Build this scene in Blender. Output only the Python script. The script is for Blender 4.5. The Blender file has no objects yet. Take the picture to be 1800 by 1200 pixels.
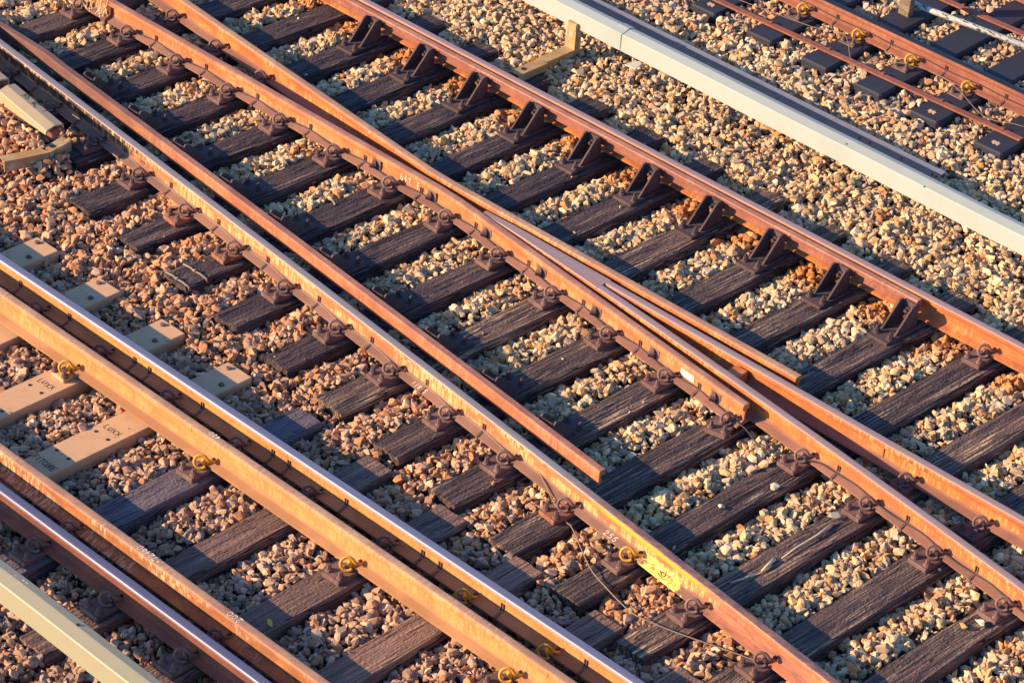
import bpy, bmesh, math, random
import numpy as np
from mathutils import Vector, Matrix
random.seed(7); rng = np.random.default_rng(11)
R = math.radians
C = bpy.context.scene
COL = C.collection

# ------------------------------------------------------------------ camera
F_PX, YAW, PITCH, ROLL, CAM_H = 5098.437, 2.293538962, 0.585443654, -0.086856321, 10.146668278
def cam_axes():
    cy, sy, cp, sp = math.cos(YAW), math.sin(YAW), math.cos(PITCH), math.sin(PITCH)
    f = np.array([cy*cp, sy*cp, -sp]); r = np.array([sy, -cy, 0.0]); d = np.cross(f, r)
    cr, sr = math.cos(ROLL), math.sin(ROLL)
    return cr*r + sr*d, -sr*r + cr*d, f
AX_R, AX_D, AX_F = cam_axes()
def project(P):
    q = np.asarray(P, float) - np.array([0, 0, CAM_H])
    z = q @ AX_F
    return np.stack([900 + F_PX*(q @ AX_R)/z, 600 + F_PX*(q @ AX_D)/z], -1)
def in_frame(p, m=0):
    x, y = project(p)
    return -m <= x <= 1800+m and -m <= y <= 1200+m
cam_d = bpy.data.cameras.new('camera'); cam = bpy.data.objects.new('camera', cam_d); COL.objects.link(cam)
cam_d.sensor_width = 36; cam_d.lens = 36*F_PX/1800; cam_d.clip_start = 0.5; cam_d.clip_end = 2000
cam.matrix_world = Matrix(((AX_R[0], -AX_D[0], -AX_F[0], 0), (AX_R[1], -AX_D[1], -AX_F[1], 0),
                           (AX_R[2], -AX_D[2], -AX_F[2], CAM_H), (0, 0, 0, 1)))
C.camera = cam

# ------------------------------------------------------------------ light
TRAVEL = Vector((1.55, 2.05, -1.0)).normalized()
sun_d = bpy.data.lights.new('sun', 'SUN'); sun = bpy.data.objects.new('sun', sun_d); COL.objects.link(sun)
sun_d.energy = 4.5; sun_d.angle = R(0.5); sun_d.color = (1.0, 0.74, 0.46)
sun.rotation_euler = TRAVEL.to_track_quat('-Z', 'Y').to_euler(); sun.location = (-20, -10, 20)
w = bpy.data.worlds.new('World'); C.world = w; w.use_nodes = True
sky = w.node_tree.nodes.new('ShaderNodeTexSky'); sky.sky_type = 'NISHITA'; sky.sun_disc = False
sky.sun_elevation = math.asin(-TRAVEL.z); sky.sun_rotation = math.atan2(-TRAVEL.x, -TRAVEL.y)
sky.air_density = 1.0; sky.dust_density = 0.6; sky.ozone_density = 9.0
w.node_tree.links.new(sky.outputs[0], w.node_tree.nodes['Background'].inputs[0])
w.node_tree.nodes['Background'].inputs[1].default_value = 0.15
C.view_settings.view_transform = 'Standard'; C.view_settings.look = 'None'
C.view_settings.exposure = 1.12; C.view_settings.gamma = 1.0

# ------------------------------------------------------------------ node helpers
class NT:
    def __init__(s, name):
        s.m = bpy.data.materials.new(name); s.m.use_nodes = True
        s.t = s.m.node_tree; s.b = s.t.nodes['Principled BSDF']
    def n(s, typ, **kw):
        o = s.t.nodes.new(typ)
        for k, v in kw.items(): setattr(o, k, v)
        return o
    def l(s, a, b): s.t.links.new(a, b)
    def coord(s, kind='world', scale=(1, 1, 1), loc=(0, 0, 0), rnd=False):
        if kind == 'world': out = s.n('ShaderNodeNewGeometry').outputs['Position']
        else: out = s.n('ShaderNodeTexCoord').outputs['Object']
        if rnd:
            oi = s.n('ShaderNodeObjectInfo'); vm = s.n('ShaderNodeVectorMath', operation='MULTIPLY_ADD')
            cmb = s.n('ShaderNodeCombineXYZ')
            for i in range(3): s.l(oi.outputs['Random'], cmb.inputs[i])
            s.l(cmb.outputs[0], vm.inputs[0]); vm.inputs[1].default_value = (37, 53, 71); s.l(out, vm.inputs[2]); out = vm.outputs[0]
        mp = s.n('ShaderNodeMapping'); s.l(out, mp.inputs[0]); mp.inputs['Scale'].default_value = scale; mp.inputs['Location'].default_value = loc
        return mp.outputs[0]
    def noise(s, vec, scale=1, detail=4, rough=.55, dist=0):
        o = s.n('ShaderNodeTexNoise'); s.l(vec, o.inputs['Vector']); o.inputs['Scale'].default_value = scale
        o.inputs['Detail'].default_value = detail; o.inputs['Roughness'].default_value = rough; o.inputs['Distortion'].default_value = dist
        return o.outputs['Fac']
    def ramp(s, fac, stops, interp='LINEAR'):
        o = s.n('ShaderNodeValToRGB'); s.l(fac, o.inputs[0]); e = o.color_ramp.elements; o.color_ramp.interpolation = interp
        while len(e) < len(stops): e.new(.5)
        for i, (p, c) in enumerate(stops):
            e[i].position = p; e[i].color = (*c, 1) if len(c) == 3 else c
        return o.outputs[0]
    def step(s, fac, a, b):
        o = s.n('ShaderNodeMapRange', interpolation_type='SMOOTHSTEP'); s.l(fac, o.inputs[0])
        o.inputs[1].default_value = a; o.inputs[2].default_value = b
        return o.outputs[0]
    def mul(s, a, b, op='MULTIPLY'):
        o = s.n('ShaderNodeMath', operation=op)
        for i, v in enumerate((a, b)):
            if isinstance(v, (int, float)): o.inputs[i].default_value = v
            else: s.l(v, o.inputs[i])
        return o.outputs[0]
    def mix(s, fac, a, b, blend='MIX'):
        o = s.n('ShaderNodeMix', data_type='RGBA', blend_type=blend)
        for sock, v in ((o.inputs[0], fac), (o.inputs[6], a), (o.inputs[7], b)):
            if isinstance(v, (int, float)): sock.default_value = v
            elif isinstance(v, tuple): sock.default_value = (*v, 1)
            else: s.l(v, sock)
        return o.outputs[2]
    def sep(s, vec):
        o = s.n('ShaderNodeSeparateXYZ'); s.l(vec, o.inputs[0]); return o.outputs
    def bump(s, h, strength=.3, dist=.004):
        o = s.n('ShaderNodeBump'); s.l(h, o.inputs['Height']); o.inputs['Strength'].default_value = strength; o.inputs['Distance'].default_value = dist
        s.l(o.outputs[0], s.b.inputs['Normal'])
    def done(s, col=None, rough=.8, metal=0, spec=.3):
        if col is not None:
            if isinstance(col, tuple): s.b.inputs['Base Color'].default_value = (*col, 1)
            else: s.l(col, s.b.inputs['Base Color'])
        for k, v in (('Roughness', rough), ('Metallic', metal), ('Specular IOR Level', spec)):
            if isinstance(v, (int, float)): s.b.inputs[k].default_value = v
            else: s.l(v, s.b.inputs[k])
        return s.m

def rust(name, base, dark, light, streak=.5, light_amt=.5, extra=None, foot=None, cov=0):
    """weathered rusty steel; streaks run down the web"""
    s = NT(name); p = s.coord('world')
    n1 = s.noise(s.coord('world', (5, 5, 5)), 1, 6, .65)
    col = s.mix(s.step(n1, .38, .68), dark, base)
    n6 = s.noise(s.coord('world', (1.5, 6, 11), (9, 2, 4)), 1, 5, .7)
    col = s.mix(s.mul(s.step(n6, .50, .66), .55), col, tuple(c*.72 for c in dark))
    n2 = s.noise(s.coord('world', (55, 20, 5)), 1, 4, .6)
    n3 = s.noise(s.coord('world', (2.2, 2, 9)), 1, 4, .6)
    lf = s.mul(s.mul(s.step(n2, .45-cov, .62-cov), s.step(n3, .44-cov, .6-cov)), light_amt)
    col = s.mix(lf, col, light)
    n4 = s.noise(s.coord('world', (70, 25, 9), (3, 1, 7)), 1, 3, .6)
    col = s.mix(s.mul(s.step(n4, .56, .74), streak), col, tuple(c*.55 for c in dark))
    n5 = s.noise(s.coord('world', (160, 160, 160)), 1, 3, .7)
    col = s.mix(.3, col, s.ramp(n5, [(.3, (.45, .4, .4)), (.65, (1, 1, 1))]), 'MULTIPLY')
    if foot:
        fz = s.step(s.mul(s.sep(s.coord('world'))[2], s.mul(s.mul(n1, -.5, 'ADD'), .02), 'ADD'), BASE+.028, BASE+.045)
        col = s.mix(s.mul(s.mul(fz, -1), 1, 'ADD'), col, s.mix(s.step(n3, .4, .62), tuple(c*.75 for c in foot), foot))
    if extra: col = extra(s, col)
    s.bump(n5, .35, .002)
    return s.done(col, .78, 0, .25)

def polished(name, col, rough=.3, metal=.85, rustcol=None, amt=.4, extra=None):
    s = NT(name)
    n = s.noise(s.coord('world', (1.2, 120, 20)), 1, 4, .6); n2 = s.noise(s.coord('world', (9, 60, 30), (2, 5, 1)), 1, 5, .65)
    c = s.mix(s.step(n, .35, .7), tuple(v*.8 for v in col), col)
    if rustcol: c = s.mix(s.mul(s.step(n2, .45, .66), amt), c, rustcol)
    if extra: c = extra(s, c)
    n3 = s.noise(s.coord('world', (40, 260, 60)), 1, 3, .6)
    s.bump(n3, .12, .001)
    return s.done(c, rough, metal, .4)

def paint(name, col, rough=.55, stain=(.35, .2, .08), amt=.35, scale=7):
    s = NT(name)
    n = s.noise(s.coord('world', (scale, scale, scale*.5)), 1, 6, .65)
    n2 = s.noise(s.coord('world', (40, 40, 12)), 1, 4, .65)
    c = s.mix(s.mul(s.step(n, .45, .75), amt), col, tuple(a*.75 for a in col))
    c = s.mix(s.mul(s.step(n2, .66, .8), amt), c, stain)
    s.bump(n2, .08, .002)
    return s.done(c, rough, 0, .4)

def wood(name, c0, c1, c2, pale=.5, worn=.5):
    s = NT(name)
    v = s.coord('object', (2.2, 75, 40), rnd=True)
    g = s.noise(v, 1, 5, .62, .4)
    big = s.noise(s.coord('object', (1.6, 7, 7), rnd=True), 1, 4, .6)
    oi = s.n('ShaderNodeObjectInfo').outputs['Random']
    col = s.mix(s.step(g, .36, .64), c0, c1)
    wf = s.mul(s.mul(s.step(g, .5, .66), s.step(big, .42, .64)), worn)
    col = s.mix(wf, col, c2)
    pits = s.noise(s.coord('object', (45, 85, 85), rnd=True), 1, 2, .5)
    col = s.mix(s.mul(s.step(pits, .56, .7), .55), col, tuple(c*.5 for c in c0))
    fl = s.noise(s.coord('object', (7, 120, 60), (4, 9, 2), rnd=True), 1, 1, .4)
    col = s.mix(s.mul(s.step(fl, .765, .79), pale), col, (.48, .42, .33))
    crack = s.noise(s.coord('object', (.9, 26, 14), (8, 3, 5), rnd=True), 1, 2, .5)
    ca = s.n('ShaderNodeMath', operation='ABSOLUTE'); s.l(s.mul(crack, -.5, 'ADD'), ca.inputs[0])
    ck = s.step(ca.outputs[0], .0, .016)
    col = s.mix(ck, tuple(c*.3 for c in c0), col)
    col = s.mix(1.0, col, s.ramp(oi, [(0, (.72, .72, .78)), (.5, (1, .98, .96)), (1, (1.3, 1.22, 1.12))]), 'MULTIPLY')
    grit = s.noise(s.coord('object', (130, 150, 130), rnd=True), 1, 2, .6)
    col = s.mix(s.mul(s.step(grit, .6, .72), .35), col, (.30, .23, .17))
    h = s.mul(s.mul(g, .6), s.mul(ck, s.mul(pits, -.4, 'ADD'), 'ADD'), 'ADD')
    s.bump(h, 1.0, .009)
    return s.done(col, .82, 0, .25)

def plain(name, col, rough=.7, metal=0, var=.3, scale=60):
    s = NT(name)
    n = s.noise(s.coord('world', (scale,)*3), 1, 4, .65)
    c = s.mix(s.mul(s.step(n, .35, .7), var), col, tuple(a*.5 for a in col))
    s.bump(n, .25, .002)
    return s.done(c, rough, metal, .3)

# ------------------------------------------------------------------ mesh helpers
def tag(o, label=None, cat=None, group=None, kind=None):
    if label: o['label'] = label
    if cat: o['category'] = cat
    if group: o['group'] = group
    if kind: o['kind'] = kind
    return o
def obj_from(name, verts, faces, mats, midx=None, parent=None, loc=None, smooth=False):
    """verts in world (or parent) space; loc re-bases the origin"""
    me = bpy.data.meshes.new(name)
    v = np.asarray(verts, float)
    if loc is not None: v = v - np.asarray(loc, float)
    me.from_pydata(v.tolist(), [], faces)
    for m in (mats if isinstance(mats, (list, tuple)) else [mats]): me.materials.append(m)
    if midx is not None: me.polygons.foreach_set('material_index', np.asarray(midx, np.int32))
    if smooth: me.polygons.foreach_set('use_smooth', np.ones(len(faces), bool))
    me.update()
    o = bpy.data.objects.new(name, me); COL.objects.link(o)
    if loc is not None: o.location = loc
    if parent: o.parent = parent
    return o
def fix_normals(o):
    bm = bmesh.new(); bm.from_mesh(o.data); bmesh.ops.recalc_face_normals(bm, faces=bm.faces); bm.to_mesh(o.data); bm.free(); return o
def empty(name, loc, label, cat, group=None, rz=0):
    o = bpy.data.objects.new(name, None); COL.objects.link(o); o.location = loc; o.rotation_euler = (0, 0, rz)
    o.empty_display_size = .1
    return tag(o, label, cat, group)
class MB:
    def __init__(s): s.v = []; s.f = []; s.m = []
    def add(s, v, f, m=0):
        b = len(s.v); s.v += [tuple(map(float, p)) for p in v]; s.f += [tuple(b+i for i in q) for q in f]; s.m += [m]*len(f)
    def box(s, c, d, m=0, rot=None, bev=0):
        x, y, z = d[0]/2, d[1]/2, d[2]/2
        if bev:
            b = min(bev, x*.9, y*.9, z*.9)
            ring = [(-x+b, -y), (x-b, -y), (x, -y+b), (x, y-b), (x-b, y), (-x+b, y), (-x, y-b), (-x, -y+b)]
            ins = [(px*(1-b/x*.9), py*(1-b/y*.9)) for px, py in ring]
            vs = [(px, py, -z) for px, py in ring]+[(px, py, z-b) for px, py in ring]+[(px, py, z) for px, py in ins]
            fs = [tuple(range(7, -1, -1)), tuple(range(16, 24))]
            for k in (0, 8):
                for i in range(8): fs.append((k+i, k+(i+1) % 8, k+8+(i+1) % 8, k+8+i))
        else:
            vs = [(-x, -y, -z), (x, -y, -z), (x, y, -z), (-x, y, -z), (-x, -y, z), (x, -y, z), (x, y, z), (-x, y, z)]
            fs = [(3, 2, 1, 0), (4, 5, 6, 7), (0, 1, 5, 4), (1, 2, 6, 5), (2, 3, 7, 6), (3, 0, 4, 7)]
        M = rot if rot is not None else Matrix.Identity(3)
        s.add([M @ Vector(p) + Vector(c) for p in vs], fs, m)
    def prism(s, poly, axis_pts, m=0):
        """poly = list of 3d points (ring), extruded by vector axis_pts"""
        n = len(poly); a = [Vector(p) for p in poly]; b = [p+Vector(axis_pts) for p in a]
        s.add(a+b, [tuple(range(n-1, -1, -1)), tuple(range(n, 2*n))]+[(i, (i+1) % n, n+(i+1) % n, n+i) for i in range(n)], m)
    def cyl(s, p0, p1, r0, r1=None, n=10, m=0):
        r1 = r0 if r1 is None else r1
        p0, p1 = Vector(p0), Vector(p1); d = (p1-p0).normalized()
        a = d.orthogonal().normalized(); b = d.cross(a)
        ring = lambda p, r: [p+a*r*math.cos(t)+b*r*math.sin(t) for t in [2*math.pi*i/n for i in range(n)]]
        s.add(ring(p0, r0)+ring(p1, r1), [tuple(range(n-1, -1, -1)), tuple(range(n, 2*n))]+[(i, (i+1) % n, n+(i+1) % n, n+i) for i in range(n)], m)
    def tube(s, pts, r, n=8, m=0):
        P = [Vector(p) for p in pts]; vs = []; prev = None
        for i, p in enumerate(P):
            t = (P[min(i+1, len(P)-1)]-P[max(i-1, 0)]).normalized()
            if prev is None: a = t.orthogonal().normalized()
            else:
                a = prev - t*prev.dot(t); a = a.normalized() if a.length > 1e-6 else t.orthogonal().normalized()
            prev = a; b = t.cross(a); rr = r[i] if isinstance(r, (list, tuple)) else r
            vs += [p+a*rr*math.cos(2*math.pi*k/n)+b*rr*math.sin(2*math.pi*k/n) for k in range(n)]
        fs = [tuple(range(n-1, -1, -1)), tuple(range(len(vs)-n, len(vs)))]
        for i in range(len(P)-1):
            for k in range(n): fs.append((i*n+k, i*n+(k+1) % n, (i+1)*n+(k+1) % n, (i+1)*n+k))
        s.add(vs, fs, m)
    def build(s, name, mats, parent=None, loc=None, smooth=False):
        return obj_from(name, s.v, s.f, mats, s.m, parent, loc, smooth)

ORD = ['zeroth', 'first', 'second', 'third', 'fourth', 'fifth', 'sixth', 'seventh', 'eighth', 'ninth', 'tenth', 'eleventh', 'twelfth', 'thirteenth',
       'fourteenth', 'fifteenth', 'sixteenth', 'seventeenth', 'eighteenth', 'nineteenth', 'twentieth']

# ------------------------------------------------------------------ geometry of the lines (Y of the FAR head edge at x)
HW = .0325
BASE = .03; RH = .15; TOP = BASE+RH
def hinge(x, x0, y0, s1, s2, k=.35):
    d = x-x0; soft = k*np.log1p(np.exp(d/k*4))/4
    return y0 + s1*d + (s2-s1)*(soft - k*math.log(2)/4*0)
def Lf(x): return -.0008*x*x - .1293*x + 9.478
def W1f(x): return hinge(x, -11.45, 12.2757, .00085, -.1217, .2)
def W2f(x): return hinge(x, -11.70, 12.3843, -.1045, .0081, .2)
def R1f(x): return 13.835 + .0052*x
def V1n(x): return -.0072*x*x - .2406*x + 10.4543
def V2f(x): return 12.278 - .0008*x
def S1f(x): return 9.5011 + .0016*x
def S1gf(x): return 9.152 - .0054*x
def S2f(x): return 7.994 + 0*x
def S2gf(x): return 8.227 + 0*x
def T1n(x): return 16.465 + 0*x
def T2n(x): return 17.965 + 0*x
XA, XB = -17.6, -4.6
TK = lambda k: -13.09 + .5546*k              # timber centre at y = 11.5
TDX = .026
SK = lambda k: -11.615 + .629*k              # sleepers of the lower-left track
TTK = [-12.905+.5, -11.865+.03, -11.30, -10.79, -10.27, -9.70]
TTK = [-12.39, -11.83, -11.295, -10.79, -10.268, -9.695]

# ------------------------------------------------------------------ materials
def yellow_paint(s, col):
    p = s.coord('world'); sx, sy, sz = s.sep(p)
    n = s.noise(s.coord('world', (30, 30, 30)), 1, 5, .65); nn = s.mul(s.mul(n, -.5, 'ADD'), .22)
    # orange-yellow band on the head side
    x1 = s.mul(sx, s.mul(nn, 2.0), 'ADD')
    a = s.mul(s.mul(s.step(x1, -8.55, -8.33), s.mul(s.step(x1, -7.62, -7.48), -1, 'MULTIPLY'), 'ADD'), 1)
    hz = s.step(s.mul(sz, s.mul(nn, .16), 'ADD'), .118, .140)
    col = s.mix(s.mul(s.mul(a, hz), .92), col, (.80, .34, .02))
    # pale yellow patch on the foot and lower web
    x2 = s.mul(sx, s.mul(nn, 1.9), 'ADD')
    b = s.mul(s.step(x2, -8.06, -8.02), s.mul(s.step(x2, -7.74, -7.70), -1, 'MULTIPLY'), 'ADD')
    lz = s.mul(s.step(s.mul(sz, s.mul(nn, .3), 'ADD'), .070, .100), -1, 'MULTIPLY')
    lz = s.mul(lz, 1, 'ADD')
    pn = s.step(s.noise(s.coord('world', (22, 22, 30), (2, 4, 1)), 1, 6, .72), .36, .50)
    col = s.mix(s.mul(s.mul(s.mul(b, lz), pn), .92), col, s.mix(s.step(n, .4, .65), (.76, .68, .16), (.68, .52, .08)))
    x4 = s.mul(sx, s.mul(s.mul(n, -.5, 'ADD'), .9), 'ADD')
    old = s.step(s.noise(s.coord('world', (4, 12, 26), (1, 7, 3)), 1, 5, .7), .36, .62)
    redd = s.mix(old, (.20, .085, .065), (.46, .16, .075))
    hmask = s.mul(s.mul(s.step(sz, .10, .135), -.55), 1, 'ADD')
    col = s.mix(s.mul(s.step(x4, -7.62, -7.35), s.mul(hmask, .85)), col, redd)
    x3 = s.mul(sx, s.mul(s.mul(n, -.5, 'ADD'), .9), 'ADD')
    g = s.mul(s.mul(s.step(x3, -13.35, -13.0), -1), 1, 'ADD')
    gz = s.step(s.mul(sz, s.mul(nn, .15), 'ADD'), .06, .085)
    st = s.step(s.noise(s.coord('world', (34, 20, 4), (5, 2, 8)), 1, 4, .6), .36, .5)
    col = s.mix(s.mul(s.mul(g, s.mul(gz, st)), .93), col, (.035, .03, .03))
    return col
def rusted_end(s, c):
    sx, sy, sz = s.sep(s.coord('world')); n = s.noise(s.coord('world', (14, 40, 20)), 1, 5, .65)
    e = s.step(s.mul(sx, s.mul(s.mul(n, -.5, 'ADD'), 1.2), 'ADD'), -8.75, -8.25)
    return s.mix(s.mul(e, .9), c, s.mix(s.step(n, .4, .62), (.17, .085, .08), (.36, .16, .08)))
M = {}
M['rust_orange'] = rust('rust_orange', (.62, .215, .07), (.44, .14, .05), (.76, .40, .15), .3, .5, None, (.28, .135, .09))
M['rust_vee'] = rust('rust_vee', (.60, .20, .05), (.40, .125, .045), (.78, .38, .10), .45, .7, None, (.27, .125, .08))
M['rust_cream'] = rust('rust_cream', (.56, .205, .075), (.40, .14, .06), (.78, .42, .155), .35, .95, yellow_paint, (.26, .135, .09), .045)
M['rust_tan'] = rust('rust_tan', (.60, .29, .09), (.48, .21, .07), (.70, .39, .14), .85, .5, None, (.42, .20, .085))
M['rust_brown'] = rust('rust_brown', (.34, .125, .075), (.25, .085, .055), (.46, .2, .11), .35, .3)
M['rust_red'] = rust('rust_red', (.36, .125, .065), (.25, .085, .05), (.5, .22, .1), .4, .3)
M['rust_deep'] = rust('rust_deep', (.25, .085, .045), (.16, .06, .04), (.36, .15, .07), .4, .2)
M['rust_guard'] = rust('rust_guard', (.50, .19, .06), (.33, .12, .05), (.72, .48, .26), .4, .9)
M['top_silver'] = polished('top_silver', (.32, .285, .325), .5, .6)
M['top_blue'] = polished('top_blue', (.22, .195, .245), .5, .6)
M['top_grey'] = polished('top_grey', (.34, .28, .25), .5, .3, (.36, .2, .12), .5, rusted_end)
M['top_mauve'] = polished('top_mauve', (.34, .235, .215), .6, .08, (.42, .19, .10), .75)
M['top_rust'] = rust('top_rust', (.48, .22, .13), (.36, .15, .09), (.55, .3, .18), .2, .4)
M['top_tan'] = rust('top_tan', (.50, .27, .14), (.40, .2, .12), (.62, .42, .25), .3, .5)
def dark_end(s, col):  # colour gets gradually darker toward the upper left end, with a noisy edge
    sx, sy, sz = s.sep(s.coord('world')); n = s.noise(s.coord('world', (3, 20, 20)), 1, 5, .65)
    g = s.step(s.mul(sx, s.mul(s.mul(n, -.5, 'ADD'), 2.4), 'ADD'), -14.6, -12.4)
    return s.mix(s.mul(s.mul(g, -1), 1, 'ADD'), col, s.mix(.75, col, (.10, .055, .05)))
M['rust_far'] = rust('rust_far', (.60, .20, .05), (.42, .13, .045), (.74, .34, .09), .45, .5)
M['rust_check'] = rust('rust_check', (.50, .185, .075), (.34, .12, .06), (.62, .33, .15), .4, .4, dark_end)
M['check_top'] = rust('check_top', (.40, .175, .115), (.30, .12, .08), (.50, .26, .17), .25, .4, dark_end)
M['top_dark'] = plain('top_dark', (.028, .026, .03), .5, .3, .4)
M['fastening'] = rust('fastening', (.21, .115, .085), (.13, .07, .06), (.34, .2, .14), .3, .3)
M['fastening_orange'] = rust('fastening_orange', (.42, .16, .06), (.24, .09, .05), (.5, .25, .1), .3, .4)
M['clip'] = rust('clip', (.27, .16, .115), (.16, .09, .07), (.38, .24, .18), .3, .3)
M['clip_yellow'] = paint('clip_yellow', (.60, .29, .025), .6, (.2, .09, .03), .7, 45)
M['insulator'] = plain('insulator', (.035, .03, .032), .6)
M['timber'] = wood('timber', (.042, .030, .033), (.120, .074, .060), (.34, .22, .13), .7, .85)
M['timber_worn'] = wood('timber_worn', (.050, .035, .035), (.175, .105, .072), (.54, .37, .20), .6, 1.0)
M['timber_brown'] = wood('timber_brown', (.15, .083, .06), (.28, .16, .105), (.44, .27, .16), .25, .7)
M['timber_grey'] = wood('timber_grey', (.15, .112, .11), (.225, .17, .155), (.31, .235, .19), .2, .6)
M['timber_rough'] = wood('timber_rough', (.10, .06, .045), (.18, .11, .075), (.26, .17, .11), .2, .6)
M['composite'] = paint('composite', (.60, .34, .165), .85, (.50, .21, .07), .7, 9)
M['black_sleeper'] = plain('black_sleeper', (.03, .03, .038), .65, 0, .3, 25)
M['cover_white'] = paint('cover_white', (.37, .38, .305), .5, (.36, .24, .12), .3, 3)
M['cover_cream'] = paint('cover_cream', (.32, .275, .16), .5, (.34, .24, .12), .3, 4)
M['cover_tan'] = paint('cover_tan', (.40, .29, .15), .5, (.3, .2, .1), .3, 5)
M['bracket_yellow'] = rust('bracket_yellow', (.50, .34, .15), (.40, .22, .09), (.62, .50, .30), .3, .8)
M['grey_steel'] = plain('grey_steel', (.20, .195, .205), .6, .1, .25, 12)
M['black'] = plain('black', (.02, .02, .022), .7)
M['cable'] = plain('cable', (.035, .03, .03), .55)
M['cable_tan'] = plain('cable_tan', (.26, .19, .13), .7)
M['chalk'] = plain('chalk', (.74, .60, .45), .9, 0, .25, 300)
M['ink'] = plain('ink', (.11, .07, .05), .9, 0, .4, 300)
M['post'] = wood('post', (.20, .14, .08), (.38, .28, .16), (.48, .37, .22), .1, .6)
M['straw'] = plain('straw', (.78, .60, .32), .9, 0, .3, 90)
M['chip'] = plain('chip', (.62, .55, .44), .9)
M['bracket_steel'] = rust('bracket_steel', (.125, .072, .06), (.08, .05, .045), (.20, .12, .095), .3, .3)
s = NT('pipe_white'); n = s.noise(s.coord('world', (14, 60, 60)), 1, 5, .7)
c = s.mix(s.step(n, .5, .6), (.60, .54, .42), (.06, .045, .04)); s.bump(n, .3, .002); M['pipe_white'] = s.done(c, .6, 0, .4)
s = NT('stone'); at = s.n('ShaderNodeAttribute', attribute_name='stone_colour')
n = s.noise(s.coord('world', (95,)*3), 1, 5, .65)
n2 = s.noise(s.coord('world', (260,)*3), 1, 4, .7)
c = s.mix(.75, at.outputs['Color'], s.ramp(n, [(.28, (.66, .58, .52)), (.45, (.97, .95, .92)), (.72, (1.12, 1.11, 1.08))]), 'MULTIPLY')
hh = s.mul(s.mul(n, .6), s.mul(n2, .4), 'ADD'); s.bump(hh, .6, .006); M['stone'] = s.done(c, .92, 0, .2)
s = NT('ground'); v = s.n('ShaderNodeTexVoronoi'); s.l(s.coord('world'), v.inputs['Vector']); v.inputs['Scale'].default_value = 26
hsv = s.ramp(s.sep(v.outputs['Color'])[0], [(0, (.16, .115, .08)), (.5, (.26, .2, .14)), (1, (.34, .25, .17))])
c = s.mix(s.step(v.outputs['Distance'], .25, .55), hsv, (.04, .03, .028)); s.bump(s.mul(v.outputs['Distance'], -1), .8, .03)
M['ground'] = s.done(c, .95, 0, .1)

# ------------------------------------------------------------------ ground level field
def smooth(t): t = np.clip(t, 0, 1); return t*t*(3-2*t)
TX, TY, TZ = .12, -.136, .12                              # the upper right track stands a little higher
def left_end(x): return Lf(x) - .62
def level(x, y):
    """target top of the ballast"""
    x = np.asarray(x, float); y = np.asarray(y, float)
    xl = x - TDX*(y-11.5)
    d = np.mod(xl - (-13.09+.1125), .5546)                 # distance past the +x side of the last timber
    pq = -.070 + .066*smooth(d/.17) - .012*smooth((d-.28)/.05)
    ds = np.mod(x - (-11.615+.1125), .629)
    ss = -.060 + .050*smooth(ds/.18)
    tt = TZ - .018 + 0*x
    le = left_end(x)
    a = smooth((y-(le-.10))/.14)                           # 0 bank / sleepers, 1 turnout
    bank_l = -.03
    s_in = 1-smooth((y-9.86)/.16)
    low = ss*s_in + bank_l*(1-s_in)
    out = low*(1-a) + pq*a
    b = smooth((y-14.10)/.22); bank_r = -.018 + .012*np.sin(x*3.1+1)*np.sin(y*4.3)
    out = out*(1-b) + bank_r*b
    t = smooth((y-14.92)/.20); out = out*(1-t) + tt*t
    # bank climbing under the tan box
    g = np.exp(-(((x+13.95)/.30)**2 + ((y-10.62)/.16)**2)); out = out + .13*g
    return out + .010*np.sin(x*7.3+y*3.1)*np.sin(y*6.1-x*2.2)

# ------------------------------------------------------------------ ground sheet
def build_ground():
    xs = np.arange(-19, -3, .06); ys = np.arange(4.5, 21, .06)
    X, Y = np.meshgrid(xs, ys, indexing='ij'); Z = level(X, Y) - .05
    nx, ny = X.shape
    v = np.stack([X, Y, Z], -1).reshape(-1, 3).tolist(); f = []
    for i in range(nx-1):
        for j in range(ny-1):
            f.append((i*ny+j, (i+1)*ny+j, (i+1)*ny+j+1, i*ny+j+1))
    # skirt to the horizon
    ring = [(i*ny) for i in range(nx)] + [((nx-1)*ny+j) for j in range(1, ny)] + [(i*ny+ny-1) for i in range(nx-2, -1, -1)] + [j for j in range(ny-2, 0, -1)]
    n0 = len(v)
    for k in ring:
        p = np.array(v[k]); c = np.array([-11, 12.7, 0]); d = p-c; d[2] = 0
        q = c + d/np.linalg.norm(d)*600; v.append([q[0], q[1], -.12])
    m = len(ring)
    for i in range(m): f.append((ring[i], n0+i, n0+(i+1) % m, ring[(i+1) % m]))
    o = fix_normals(obj_from('ground', v, f, M['ground'])); o['kind'] = 'structure'
build_ground()

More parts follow.
